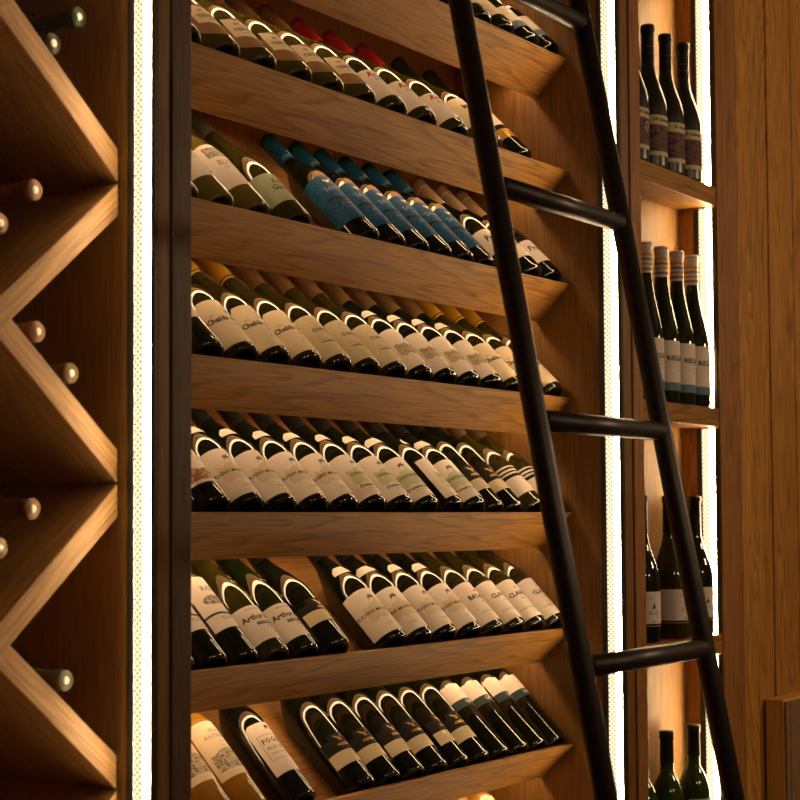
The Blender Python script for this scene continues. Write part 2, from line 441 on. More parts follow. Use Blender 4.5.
def swirl(name):
    m, nt, out = newmat(name)
    N, L = nt.nodes.new, nt.links.new
    tc = N('ShaderNodeTexCoord')
    wv = N('ShaderNodeTexWave'); wv.wave_type = 'RINGS'; wv.inputs['Scale'].default_value = 46; wv.inputs['Distortion'].default_value = 16
    wv.inputs['Detail'].default_value = 2.5; wv.inputs['Detail Scale'].default_value = 1.6
    L(tc.outputs['Object'], wv.inputs['Vector'])
    no = N('ShaderNodeTexNoise'); no.inputs['Scale'].default_value = 28; L(tc.outputs['Object'], no.inputs['Vector'])
    mm = N('ShaderNodeMath'); mm.operation = 'MULTIPLY'; L(wv.outputs['Fac'], mm.inputs[0]); L(no.outputs['Fac'], mm.inputs[1])
    cr = N('ShaderNodeValToRGB'); e = cr.color_ramp.elements
    e[0].position = 0.15; e[0].color = (0.001, 0.045, 0.125, 1); e[1].position = 0.75; e[1].color = (0.014, 0.115, 0.22, 1)
    L(mm.outputs[0], cr.inputs['Fac'])
    b = N('ShaderNodeBsdfPrincipled'); b.inputs['Roughness'].default_value = 0.6; b.inputs['Specular IOR Level'].default_value = 0.12
    L(cr.outputs['Color'], b.inputs['Base Color']); L(b.outputs['BSDF'], out.inputs['Surface'])
    return m
SCR_GREY = scribble('engraving_print', (0.50, 0.42, 0.33), (0.08, 0.06, 0.05), 330, 0.50)
SCR_CREAM = scribble('hillside_print', (0.60, 0.49, 0.32), (0.16, 0.13, 0.10), 260, 0.50)
SCR_RUST = scribble('rust_print', (0.55, 0.36, 0.22), (0.30, 0.12, 0.05), 120, 0.52)
SCR_BEIGE = scribble('beige_ornament', (0.42, 0.34, 0.21), (0.24, 0.21, 0.13), 240, 0.42)
SCR_GREEN = scribble('green_ornament', (0.36, 0.36, 0.20), (0.22, 0.25, 0.12), 240, 0.42)
SCR_TAN = scribble('tan_ornament', (0.47, 0.36, 0.22), (0.30, 0.23, 0.14), 240, 0.42)
SCR_PORT = scribble('sepia_print', (0.16, 0.09, 0.075), (0.07, 0.038, 0.032), 90, 0.5)
SCR_CREST = scribble('crest_print', (0.35, 0.24, 0.16), (0.05, 0.06, 0.14), 420, 0.55)
SCR_STRIP = scribble('tax_strip_print', (0.62, 0.42, 0.30), (0.16, 0.22, 0.26), 300, 0.46)
SWIRL = swirl('blue_swirl_print')

# ---- bottle shapes (radius, height) from the base up
def prof(kind):
    if kind == 'burgundy':
        r, hb, h = 3.92, 12.7, 30.6
        sh = []
        for i in range(1, 13):
            t = i/12
            e = (cos(pi*t)+1)/2
            e = e*0.75 + (1-t)**1.3*0.25
            sh.append((1.42+(r-1.42)*e, hb+10.2*t))
        neck = [(1.38, 26.0), (1.36, 29.2), (1.52, 29.3), (1.52, h-0.25), (1.35, h), (0, h)]
    elif kind == 'bordeaux':
        r, hb, h = 3.60, 15.8, 31.2
        sh = [(r-(r-1.5)*(1-cos(t*pi/2))*0.55-(r-1.5)*0.45*t**2.2, hb+6.4*t) for t in [i/10 for i in range(1, 11)]]
        neck = [(1.45, 25.0), (1.4, 29.4), (1.55, 29.5), (1.55, h-0.25), (1.38, h), (0, h)]
    elif kind == 'flute':
        r, hb, h = 3.66, 12.6, 33.0
        sh = []
        for i in range(1, 15):
            t = i/14
            e = (cos(pi*min(1, t**0.9))+1)/2*0.65+(1-t)*0.35
            sh.append((1.38+(r-1.38)*e, hb+13.5*t))
        neck = [(1.36, 28.5), (1.34, 31.6), (1.5, 31.7), (1.5, h-0.25), (1.35, h), (0, h)]
    elif kind == 'tall_burgundy':
        r, hb, h = 3.95, 13.0, 32.0
        sh = []
        for i in range(1, 13):
            t = i/12
            e = (cos(pi*t)+1)/2*0.8+(1-t)*0.2
            sh.append((1.42+(r-1.42)*e, hb+10.5*t))
        neck = [(1.38, 28), (1.38, 30.4), (1.55, 30.5), (1.55, h-0.25), (1.35, h), (0, h)]
    base = [(0, 2.6), (r*0.30, 2.1), (r*0.62, 0.75), (r*0.80, 0.10), (r*0.88, 0.0), (r*0.97, 0.22), (r, 0.8), (r, hb*0.5), (r, hb-0.4)]
    return base+sh+neck, r, h

KR = {}
def radius_at(kind, z):
    p = prof(kind)[0][5:]
    for (r0, z0), (r1, z1) in zip(p[:-1], p[1:]):
        if z0 <= z <= z1 and z1 > z0: return r0+(r1-r0)*(z-z0)/(z1-z0)
    return prof(kind)[1]

def body_mesh(kind, mat):
    key = (kind, mat.name)
    if key not in KR:
        v, f = lathe_vf(prof(kind)[0], 40)
        me = bpy.data.meshes.new('bottle_glass')
        me.from_pydata([(a*CM, b*CM, c*CM) for a, b, c in v], [], f)
        for p in me.polygons: p.use_smooth = True
        me.materials.append(mat); KR[key] = me
    return KR[key]

def child(root, name, me):
    o = bpy.data.objects.new(name, me); COL.objects.link(o); o.parent = root
    return o

def patch(root, name, kind, mat, z0, z1, a0, a1, top=None, bot=None, off=0.03, nu=20, nz=8, label=None):
    """paper patch wrapped round the bottle; angles in degrees from the front (-y) side, positive to the viewer's right.
    top/bot: functions of u in 0..1 that add to z1/z0"""
    v, f = [], []
    for j in range(nz+1):
        for i in range(nu+1):
            u = i/nu
            zb = z0+(bot(u) if bot else 0); zt = z1+(top(u) if top else 0)
            z = zb+(zt-zb)*j/nz
            a = radians(a0+(a1-a0)*u)
            r = radius_at(kind, z)+off
            v.append((r*sin(a), -r*cos(a), z))
    for j in range(nz):
        for i in range(nu):
            k = j*(nu+1)+i
            f.append((k, k+1, k+nu+2, k+nu+1))
    return mesh(name, v, f, mat, root, smooth=True)

TXT = {}
def text_geo(s, size, shear=0.0, bold=0.0):
    key = (s, size, shear, bold)
    if key not in TXT:
        cu = bpy.data.curves.new('t', 'FONT'); cu.body = s; cu.size = size; cu.resolution_u = 1; cu.shear = shear
        cu.align_x = 'CENTER'; cu.align_y = 'CENTER'; cu.offset = bold
        cu.fill_mode = 'FRONT' if hasattr(cu, 'fill_mode') else cu.fill_mode
        o = bpy.data.objects.new('t', cu); COL.objects.link(o)
        me = bpy.data.meshes.new_from_object(o.evaluated_get(bpy.context.evaluated_depsgraph_get()))
        TXT[key] = ([tuple(v.co) for v in me.vertices], [tuple(p.vertices) for p in me.polygons])
        bpy.data.objects.remove(o); bpy.data.curves.remove(cu); bpy.data.meshes.remove(me)
    return TXT[key]

def lettering(root, kind, mat, lines, off=0.055, name='lettering'):
    """lines: (text, size cm, z, centre angle deg, shear, bold)"""
    V, F = [], []
    for ln in lines:
        s, size, z, ang = ln[:4]; sh = ln[4] if len(ln) > 4 else 0; bo = ln[5] if len(ln) > 5 else 0
        vs, fs = text_geo(s, size, sh, bo)
        n = len(V)
        for x, y, _ in vs:
            zz = z+y; r = radius_at(kind, zz)+off
            a = radians(ang)+x/r
            V.append((r*sin(a), -r*cos(a), zz))
        F += [tuple(i+n for i in q) for q in fs]
    return mesh(name, V, F, mat, root)

def blob(root, name, kind, mat, pts, z, ang, off=0.05):
    """small flat printed shape: polygon points (cm) round (ang, z)"""
    V = []
    for x, y in pts:
        zz = z+y; r = radius_at(kind, zz)+off; a = radians(ang)+x/r
        V.append((r*sin(a), -r*cos(a), zz))
    return mesh(name, V, [tuple(range(len(pts)))], mat, root)

def capsule(root, kind, mat, z0, rings=(), ringmat=None, name='capsule'):
    p, r, h = prof(kind)
    pr = [(radius_at(kind, z0)+0.03, z0)]
    for rr, zz in p:
        if zz > z0+0.05 and rr > 0: pr.append((rr+0.05, zz+(0.05 if zz > h-0.3 else 0)))
    pr.append((0, h+0.05))
    v, f = lathe_vf(pr, 32)
    c = mesh(name, v, f, mat, root, smooth=True)
    for zz in rings:
        rr = radius_at(kind, zz)+0.08
        v, f = lathe_vf([(rr-0.06, zz-0.16), (rr, zz-0.12), (rr, zz+0.12), (rr-0.06, zz+0.16)], 32)
        mesh('capsule_ring', v, f, ringmat or mat, c, smooth=True)
    return c

def ring_band(root, name, kind, mat, z0, z1, off=0.09):
    v, f = lathe_vf([(radius_at(kind, z0)+off, z0), (radius_at(kind, z1)+off, z1)], 32)
    return mesh(name, v, f, mat, root, smooth=True)

def arch(h): return lambda u: h*(1-(2*u-1)**2)
def chablis_top(u):
    w = abs(2*u-1)
    return 0.0 if w > 0.72 else (1.1 if w < 0.6 else 1.1*(0.72-w)/0.12)
def wavy(a, n=5, ph=0.0): return lambda u: a*sin(n*2*pi*u+ph)
def dome(h): return lambda u: h*sqrt(max(0, 1-(2*u-1)**2))
BIRD = [(-1.5, 0.75), (-0.7, 0.55), (-0.25, 0.1), (0.0, 0.25), (0.3, 0.15), (0.9, 0.6), (1.6, 0.95), (1.0, 0.2), (0.35, -0.35), (0.5, -0.75), (0.0, -0.55), (-0.35, -0.75), (-0.25, -0.3), (-0.9, 0.15)]
CREST = [(-0.55, 0.0), (-0.85, 0.45), (-0.45, 0.5), (-0.35, 0.85), (0.0, 0.65), (0.4, 0.95), (0.4, 0.5), (0.85, 0.45), (0.5, 0.0), (0.9, -0.5), (-0.9, -0.5)]

PROTO = {}
def finish(root, name, kind, mat, cat='bottle'):
    return root

def new_bottle(kind, gmat):
    root = empty('wine_bottle')
    child(root, 'bottle_glass', body_mesh(kind, gmat))
    return root

def necktag(root, kind, mat, z=16.1, a=0):
    return patch(root, 'neck_label', kind, mat, z, z+1.0, -50+a, 50+a, top=lambda u: 0.9 if 0.14 < u < 0.6 else (0.9*(u/0.14) if u <= 0.14 else max(0, 0.9*(0.72-u)/0.12)), off=0.05, nu=40, nz=5)

def T_terras():
    r = new_bottle('burgundy', G_YGREEN); k = 'burgundy'
    circ = patch(r, 'paper_label', k, P['tan'], 6.2, 6.2, -70, 50, top=dome(4.2), bot=lambda u: -dome(4.2)(u), nz=8, nu=32)
    patch(circ, 'label_panel', k, P['cream'], 4.2, 10.2, -46, 66, top=lambda u: 0.4-3.4*u, bot=lambda u: 1.4-2.2*u, off=0.08)
    lettering(circ, k, P['ink'], [('TERRAS', 1.2, 7.0, -8, 0, .02), ('GAUDA', 0.5, 6.0, -6), ('333', 0.8, 8.5, -18, 0, .02)], off=.12)
    capsule(r, k, CAP['brown'], 22.8, rings=(24.4,))
    return r
def T_redcap():
    r = new_bottle('burgundy', G_OLIVE); k = 'burgundy'
    l = patch(r, 'paper_label', k, P['white'], 2.0, 9.8, -76, 62)
    lettering(l, k, P['red'], [('Rosa', 1.9, 8.4, -8, 0.4, .06)]); lettering(l, k, P['ink'], [('RIOJA', 1.0, 6.9, -2), ('Crianza', 0.5, 4.3, 0)], name='small_lettering')
    capsule(r, k, CAP['red'], 23.0, rings=(27.4,))
    return r
def T_mill():
    r = new_bottle('burgundy', G_OLIVE); k = 'burgundy'
    l = patch(r, 'paper_label', k, P['cream'], 4.4, 12.6, -74, 60)
    lettering(l, k, P['ink'], [('MILL', 1.9, 9.6, -2, 0, .03), ('bianco', 0.7, 6.4, 0)])
    capsule(r, k, CAP['black'], 22.3, rings=(26.4,))
    return r
def T_goldband():
    r = new_bottle('bordeaux', G_DARK); k = 'bordeaux'
    l = patch(r, 'paper_label', k, P['white'], 8.6, 14.6, -70, 70)
    lettering(l, k, P['ink'], [('Reserva', 0.9, 12.6, 10), ('vino tinto', 0.5, 10.5, 12)])
    patch(r, 'gold_band', k, GOLD, 4.6, 7.3, -75, 75)
    capsule(r, k, CAP['black'], 23.3)
    return r
def T_eltz():
    r = new_bottle('flute', G_STRAW); k = 'flute'
    l = patch(r, 'paper_label', k, P['white'], 4.8, 15.6, -70, 52, top=arch(0.5))
    patch(l, 'label_picture', k, SCR_GREY, 12.2, 15.0, -46, 20, off=.045)
    lettering(l, k, P['grey'], [('ELTZ', 1.5, 10.7, -8, 0, .03), ('RIESLING', 0.6, 9.5, -6)]); patch(l, 'vintage_mark', k, P['ink'], 5.8, 6.3, 8, 28, off=.045)
    capsule(r, k, CAP['olivegrey'], 25.5)
    return r
def T_mint():
    r = new_bottle('flute', G_OLIVE); k = 'flute'
    l = patch(r, 'paper_label', k, P['mint'], 3.4, 10.6, -78, 58)
    lettering(l, k, P['darkgreen'], [('Terra', 1.9, 8.6, 2, 0.3, .03), ('Gavina', 1.9, 6.9, -2, 0.3, .03), ('bianco secco', 0.4, 5.3, 14)])
    capsule(r, k, CAP['olivegrey'], 25.5)
    return r
def T_blue():
    r = new_bottle('bordeaux', G_DARK); k = 'bordeaux'
    l = patch(r, 'paper_label', k, SWIRL, 3.7, 14.9, -80, 62, top=arch(0.8))
    patch(r, 'label_seal', k, P['tan'], 15.4, 15.4, -34, 18, top=dome(1.7), bot=lambda u: -1.0, off=0.02)
    lettering(l, k, P['bluegrey'], [('SAVA', 1.6, 12.0, -4, 0, .03), ('Bianco', 0.8, 7.8, -4, 0.3), ('Sicilia', 0.7, 6.7, -6, 0.3)])
    patch(l, 'label_slash', k, P['black'], 9.2, 9.75, -48, 40, top=wavy(.18, 1.5), bot=wavy(.18, 1.5), off=.05)
    blob(l, 'bird_mark', k, GOLD, [(a*.55, b*.55) for a, b in BIRD], 14.0, -4)
    c = capsule(r, k, CAP['blue'], 23.8, rings=(29.0,))
    lettering(c, k, P['pale'], [('S', 1.4, 25.6, 16, 0, .05), ('SICILIA', 0.7, 24.6, -26)], off=.1)
    return r
def T_protos():
    r = new_bottle('burgundy', G_DARK); k = 'burgundy'
    l = patch(r, 'paper_label', k, P['white'], 3.4, 9.8, -74, 60, top=arch(.3))
    lettering(l, k, P['darkgreen'], [('Protos', 2.1, 7.5, -2, 0.1, .05), ('verdejo', 0.5, 4.9, 8)])
    c = capsule(r, k, CAP['cream'], 21.8, rings=(27.8,), ringmat=P['pale'])
    lettering(c, k, P['ink'], [('T', 1.6, 25, 10, 0.2, .03)], off=.1)
    return r
def T_chablis():
    r = new_bottle('burgundy', G_WARM); k = 'burgundy'
    l = patch(r, 'paper_label', k, P['cream'], 1.25, 10.3, -78, 62, top=chablis_top, nu=48)
    lettering(l, k, P['ink'], [('Chablis Grand Cru', 1.4, 6.9, 18, 0.12, .05), ('Valmur', 0.8, 5.5, 14, .2), ('2020', 0.5, 8.0, -36),
                               ('appellation', 0.32, 4.4, 8), ('mis en bouteille', 0.32, 3.7, 8)])
    blob(l, 'crest', k, SCR_CREST, [(-.55, .8), (.55, .8), (.55, -.5), (0, -.9), (-.55, -.5)], 9.0, 12)
    capsule(r, k, CAP['yellow'], 23.2, rings=(23.8,), ringmat=P['ink'])
    return r
def T_cortese():
    r = new_bottle('burgundy', G_WARM); k = 'burgundy'
    l = patch(r, 'paper_label', k, P['sand'], 1.25, 10.8, -78, 62, top=arch(0.5))
    lettering(l, k, P['ink'], [('CORTESE', 1.15, 7.6, 2, 0, .03), ('di gavi', 0.6, 6.6, 8), ('. . . . . . . . . . .', 0.9, 5.6, 0, 0, .04)])
    ring = [(0.8*cos(t*pi/8), 0.8*sin(t*pi/8)) for t in range(17)]+[(0.72*cos(t*pi/8), 0.72*sin(t*pi/8)) for t in range(16, -1, -1)]
    blob(l, 'ring_mark', k, P['grey'], ring, 9.6, -8)
    patch(l, 'brush_stroke', k, P['grey'], 4.4, 5.0, -34, 26, top=lambda u: -.25*abs(2*u-1), bot=lambda u: .2*abs(2*u-1), off=.045)
    capsule(r, k, CAP['amber'], 23.2)
    patch(r, 'tax_strip', k, SCR_STRIP, 24.4, 28.6, 8, 42, off=.12)
    return r
def T_pouilly():
    r = new_bottle('burgundy', G_DARK); k = 'burgundy'
    l = patch(r, 'paper_label', k, P['white'], 1.25, 10.9, -78, 62, top=arch(0.3))
    patch(l, 'label_ornament', k, SCR_TAN, 4.4, 7.2, -45, 45, top=wavy(.22, 3), bot=wavy(.22, 3, 2), off=.045)
    lettering(l, k, P['grey'], [('POUILLY-FUISSE', 0.85, 6.5, 6, 0, .02), ('Bourgogne', 0.85, 5.0, 6, .2), ('blanc', 0.4, 3.4, 16)], off=.07)
    blob(l, 'crest', k, SCR_CREST, CREST, 8.3, 14)
    capsule(r, k, CAP['bronze'], 22.4)
    necktag(r, k, P['pale'])
    return r
def puligny(neck_a, green=False, crest_ang=-4, extra='Domaine Long'):
    def fn():
        r = new_bottle('burgundy', G_DARK); k = 'burgundy'
        l = patch(r, 'paper_label', k, P['white'], 1.25, 11.0, -78, 62, top=arch(0.3))
        patch(l, 'label_ornament', k, P['green'] if green else P['beige'], 4.5, 7.5, -44+crest_ang, 52+crest_ang, top=lambda u: .9*exp(-((u-.5)*5)**2)+.18*sin(26*u), bot=wavy(.2, 3, 2), off=.042, nu=40)
        if green:
            lettering(l, k, P['ink'], [('CHASSAGNE', 0.95, 6.6, crest_ang, 0, .02), (extra, 0.95, 3.7, crest_ang+2, .25, .03), ('mis en bouteille', .35, 2.9, crest_ang)], off=.065)
        else:
            lettering(l, k, P['ink'], [('PULIGNY-MONTRACHET', 0.95, 6.3, crest_ang+4, 0, .02), ('propriete', 0.5, 3.0, crest_ang+2)], off=.065)
        blob(l, 'crest', k, SCR_CREST, CREST, 9.0, crest_ang)
        capsule(r, k, CAP['black'], 21.6)
        necktag(r, k, P['pale'], a=neck_a)
        return r
    return fn
def T_rust():
    r = new_bottle('burgundy', G_DARK); k = 'burgundy'
    l = patch(r, 'paper_label', k, P['white'], 3.6, 11.0, -60, 60, top=arch(0.3))
    patch(l, 'label_picture', k, SCR_RUST, 4.2, 6.6, -50, 60, top=wavy(.25, 2), off=.045)
    capsule(r, k, CAP['black'], 21.6)
    necktag(r, k, P['pale'])
    return r
def eagle(spin=0):
    def fn():
        r = new_bottle('bordeaux', G_DARK); k = 'bordeaux'
        l = patch(r, 'paper_label', k, P['black'], 4.2, 9.5, -70+spin, 58+spin, top=lambda u: 1.1 if abs(2*u-1) < .55 else 0, nu=40)
        patch(l, 'label_band', k, P['sand'], 4.2, 6.9, -70+spin, 58+spin, off=.045)
        lettering(l, k, P['grey'], [('Riserva', 0.55, 6.4, 6+spin, .2), ('vendemmia tardiva', 0.35, 5.7, 4+spin)], off=.065)
        blob(l, 'bird_mark', k, GOLD, [(a*.8, b*.9) for a, b in BIRD], 9.5, -6+spin)
        lettering(l, k, GOLD, [('AQUILA', 0.75, 8.1, -4+spin, 0, .03)], off=.065, name='gold_lettering')
        blob(l, 'gold_seal', k, GOLD, [(.35*cos(t), .25*sin(t)) for t in [i*pi/6 for i in range(12)]], 5.0, 14+spin, off=.07)
        capsule(r, k, CAP['black'], 23.0)
        return r
    return fn
def eagle_burg():
    r = new_bottle('burgundy', G_DARK); k = 'burgundy'
    l = patch(r, 'paper_label', k, P['black'], 4.8, 8.8, -60, 60, top=lambda u: 1.0 if abs(2*u-1) < .55 else 0, nu=40)
    patch(l, 'label_band', k, P['sand'], 4.8, 7.2, -60, 60, off=.045)
    blob(l, 'bird_mark', k, GOLD, [(a*.8, b*.8) for a, b in BIRD], 8.9, 10)
    lettering(l, k, GOLD, [('AQUILA', 0.7, 7.8, 12, 0, .03)], off=.065, name='gold_lettering')
    capsule(r, k, CAP['black'], 21.6)
    return r
def T_stripes():
    r = new_bottle('burgundy', G_OLIVE); k = 'burgundy'
    l = patch(r, 'paper_label', k, P['white'], 3.0, 8.6, -64, 64)
    patch(l, 'label_stripe', k, P['black'], 7.4, 8.2, -64, 64, off=.045); patch(r, 'label_stripe', k, P['white'], 9.0, 9.5, -64, 64); patch(r, 'label_stripe', k, P['white'], 10.0, 10.4, -64, 64)
    lettering(l, k, P['grey'], [('Weiss', 0.8, 6.4, 14)])
    capsule(r, k, CAP['bronze'], 22.5)
    return r
def T_ade():
    r = new_bottle('bordeaux', G_DARK); k = 'bordeaux'
    l = patch(r, 'paper_label', k, P['white'], 5.6, 16.5, -56, 56)
    patch(l, 'label_stripe', k, P['ink'], 8.4, 8.8, -56, 56, top=wavy(.1, 1), bot=wavy(.1, 1), off=.045)
    patch(l, 'label_picture', k, SCR_GREY, 11.4, 11.4, -34, 36, top=dome(1.1), bot=lambda u: -dome(.9)(u), off=.045)
    lettering(l, k, P['grey'], [('RADE', 1.5, 13.9, 12, 0, .02), ('BLANC', 0.9, 7.6, 8), ('sec', 0.6, 6.4, 10)])
    capsule(r, k, CAP['dark'], 23.0)
    return r
def arthur(g):
    def fn():
        r = new_bottle('flute', g); k = 'flute'
        l = patch(r, 'paper_label', k, P['white'], 2.5, 9.6, -76, 58)
        lettering(l, k, P['grey'], [("VIN D'ALSACE", 0.6, 8.9, -4)], name='small_lettering')
        lettering(l, k, P['ink'], [('Arthur Metz', 1.5, 7.2, 2, 0, .04), ('RIESLING', 0.85, 5.8, 2, 0, .04), ('Grand Cru', 0.6, 5.0, 18, .3), ('2019', 0.4, 3.9, 20)])
        l2 = lettering(r, k, P['sand'], [('N', 1.2, 16.6, 12, .4), ('metz', 0.9, 15.4, 12)], off=.05, name='neck_lettering')
        capsule(r, k, CAP['green'], 25.5)
        return r
    return fn
def bata(words, red=False):
    def fn():
        r = new_bottle('burgundy', G_WARM); k = 'burgundy'
        l = patch(r, 'paper_label', k, P['white'], 1.25, 10.8, -78, 62, top=arch(0.4))
        lettering(l, k, P['ink'], [(words, 1.45, 7.4, 2, 0, .05), ('blanc', 0.7, 6.1, 8, .25), ('COTES DU RHONE', 0.65, 3.6, 2)])
        if red: patch(l, 'red_mark', k, P['red'], 8.7, 9.05, -4, 16, off=.045)
        else: blob(l, 'star_mark', k, P['ink'], [(0, .3), (.1, .1), (.3, 0), (.1, -.1), (0, -.3), (-.1, -.1), (-.3, 0), (-.1, .1)], 9.0, 8)
        capsule(r, k, CAP['dark'], 22.0)
        return r
    return fn
def T_villa():
    r = new_bottle('bordeaux', G_AMBER); k = 'bordeaux'
    l = patch(r, 'paper_label', k, P['cream'], 6.2, 17.2, -62, 62)
    patch(l, 'label_picture', k, SCR_CREAM, 7.6, 10.6, -50, 46, top=lambda u: 1.0*exp(-((u-.55)*3)**2), off=.045)
    lettering(l, k, P['grey'], [('VILLA', 1.1, 15.2, 6), ('ANTINORI', 1.15, 14.0, 6), ('toscana', 0.45, 12.9, 8), ('bianco', 0.45, 12.1, 8)])
    capsule(r, k, CAP['cream'], 23.0)
    return r
def T_poggio():
    r = new_bottle('bordeaux', G_DARK); k = 'bordeaux'
    l = patch(r, 'paper_label', k, P['white'], 5.0, 15.2, -56, 60, top=lambda u: -0.7*max(0, abs(2*u-1)-.8)*5)
    lettering(l, k, P['ink'], [('POGGIO', 1.35, 11.4, 6, 0, .02), ('ALLE GAZZE', 0.95, 10.0, 8)])
    lettering(l, k, P['grey'], [('DELL ORNELLAIA', 0.6, 8.9, 8)], name='small_lettering')
    patch(l, 'label_rule', k, P['grey'], 7.7, 7.78, -40, 46, off=.045); patch(l, 'label_rule', k, P['grey'], 12.6, 12.68, -40, 46, off=.045); patch(l, 'label_rule', k, P['grey'], 7.7, 12.68, -41, -39.5, off=.045)
    blob(l, 'crest', k, P['ink'], [(a*.7, b*.7) for a, b in CREST], 14.0, 10)
    capsule(r, k, CAP['black'], 23.0)
    return r
def T_ga():
    r = new_bottle('bordeaux', G_DARK); k = 'bordeaux'
    l = patch(r, 'paper_label', k, P['white'], 11.4, 17.0, -62, 62)
    patch(l, 'label_band', k, P['slate'], 11.4, 13.2, -62, 62, off=.045)
    lettering(l, k, P['pale'], [('GAIO', 1.3, 12.35, 12, 0, .03)], off=.07, name='band_lettering'); lettering(l, k, P['grey'], [('moscato', 0.7, 15.0, 16)])
    capsule(r, k, CAP['bronze'], 23.0)
    return r
def T_pale():
    r = new_bottle('bordeaux', G_AMBER); k = 'bordeaux'
    l = patch(r, 'paper_label', k, P['cream'], 7.0, 17.0, -60, 60)
    lettering(l, k, P['grey'], [('dolce', 1.0, 13.5, 6)])
    capsule(r, k, CAP['cream'], 23.0)
    return r
def T_row1(band):
    def fn():
        r = new_bottle('burgundy', G_DARK); k = 'burgundy'
        l = patch(r, 'paper_label', k, P['white' if band != 'tan' else 'beige'], 3.0, 10.0, -60, 60)
        if band == 'blue': patch(l, 'label_band', k, P['bluegrey'], 3.0, 5.0, -60, 60, off=.045)
        lettering(l, k, P['grey'], [('Blanc', 0.9, 7.4, 12), ('sec', 0.5, 6.2, 12)])
        capsule(r, k, CAP['black'], 22)
        return r
    return fn
def T_plainwhite():
    r = new_bottle('burgundy', G_GREEN); k = 'burgundy'
    patch(r, 'paper_label', k, P['white'], 6.0, 11.0, -60, 60)
    capsule(r, k, CAP['yellow'], 22)
    return r
# standing bottles
def crimes(a):
    def fn():
        r = new_bottle('tall_burgundy', G_MATTE); k = 'tall_burgundy'
        l = patch(r, 'paper_label', k, P['sand'], 2.7, 11.5, -62+a, 62+a, nu=24)
        q = patch(l, 'label_picture', k, SCR_PORT, 3.6, 9.4, -62+a, 62+a, off=.045, nu=24)
        blob(q, 'portrait', k, P['beige'], [(.7*cos(t), 1.15*sin(t)) for t in [i*pi/8 for i in range(16)]], 7.6, a+22, off=.06)
        blob(q, 'portrait_collar', k, P['brown'], [(-1.2, -.9), (-.5, .2), (.5, .2), (1.2, -.9)], 5.0, a+22, off=.06)
        lettering(l, k, P['ink'], [('19 Crimes', 1.05, 10.5, a+12, 0, .04)])
        c = capsule(r, k, CAP['black'], 24.0, rings=(30.2,))
        patch(c, 'capsule_print', k, P['grey'], 25.6, 25.72, -70, 70, off=.09); patch(c, 'capsule_print', k, P['grey'], 27.0, 27.12, -70, 70, off=.09)
        return r
    return fn
def T_riesling():
    r = new_bottle('flute', G_GREEN); k = 'flute'
    l = patch(r, 'paper_label', k, P['white'], 2.6, 13.0, -80, 80, nu=24)
    patch(l, 'label_band', k, P['steel'], 2.6, 4.3, -80, 80, off=.045)
    lettering(l, k, P['ink'], [('RIESLING', 1.5, 9.3, 30, 0, .03)])
    patch(l, 'label_rule', k, P['grey'], 8.35, 8.42, 0, 60, off=.045)
    lettering(l, k, P['grey'], [('trocken', 0.5, 7.7, 32), ('2020', 0.45, 6.9, 34)], name='small_lettering')
    c = capsule(r, k, CAP['white'], 26.6)
    ring_band(c, 'capsule_cap', k, P['steel'], 32.5, 32.95)
    for z, m in ((30.4, 'gold'), (29.4, 'steel'), (28.4, 'gold'), (27.4, 'steel')): ring_band(c, 'capsule_stripe', k, P[m], z-.26, z+.26)
    return r
def clos(g, a):
    def fn():
        r = new_bottle('burgundy', g); k = 'burgundy'
        l = patch(r, 'paper_label', k, P['white'], 4.0, 10.6, -75+a, 75+a, nu=24)
        lettering(l, k, P['ink'], [('CLOS', 1.0, 6.2, a+16), ('Blanc', 0.5, 4.4, a+20)])
        blob(l, 'tower_mark', k, P['ink'], [(-.35, -.5), (-.3, .2), (-.1, .3), (0, .8), (.1, .3), (.3, .2), (.35, -.5)], 7.6, a+20)
        lettering(l, k, P['grey'], [('Grand vin', 0.5, 9.3, a+10)], name='small_lettering')
        patch(r, 'label_stripe', k, P['grey'], 3.4, 3.65, -75+a, 75+a)
        capsule(r, k, CAP['black'], 22.6, rings=(23.2,))
        return r
    return fn
def T_lime():
    r = new_bottle('bordeaux', G_LIME); k = 'bordeaux'
    l = patch(r, 'paper_label', k, P['white'], 7.0, 15.2, -62, 62)
    patch(l, 'label_picture', k, SCR_RUST, 12.0, 14.0, -5, 30, top=dome(.6), off=.045)
    c = capsule(r, k, CAP['green'], 24.2)
    patch(c, 'tax_strip', k, P['grey'], 24.4, 29.3, 18, 52, off=.1)
    return r
def T_racked(cm):
    def fn():
        r = new_bottle('bordeaux', G_DARK)
        c = capsule(r, 'bordeaux', cm, 24.5)
        p, rr, h = prof('bordeaux')
        v, f = lathe_vf([(0, h+.16), (.55, h+.16), (.6, h+.06)], 20)
        mesh('capsule_glint', v, f, GLINT_SILVER, c, smooth=True)  # disc coloured as the highlight on the cap end
        return r
    return fn

def place(key, fn, loc, rot, label, group, scale=1.0):
    """first of a kind is the built one, the others copy it and its parts"""
    if key in PROTO:
        src = PROTO[key]
        root = src.copy(); COL.objects.link(root)
        for ch in src.children:
            c = ch.copy(); COL.objects.link(c); c.parent = root
            for g in ch.children:
                d = g.copy(); COL.objects.link(d); d.parent = c
    else:
        root = fn(); PROTO[key] = root
    root.location = [c*CM for c in loc]; root.rotation_euler = rot; root.scale = (scale,)*3
    tag(root, label, 'bottle', group)
    return root

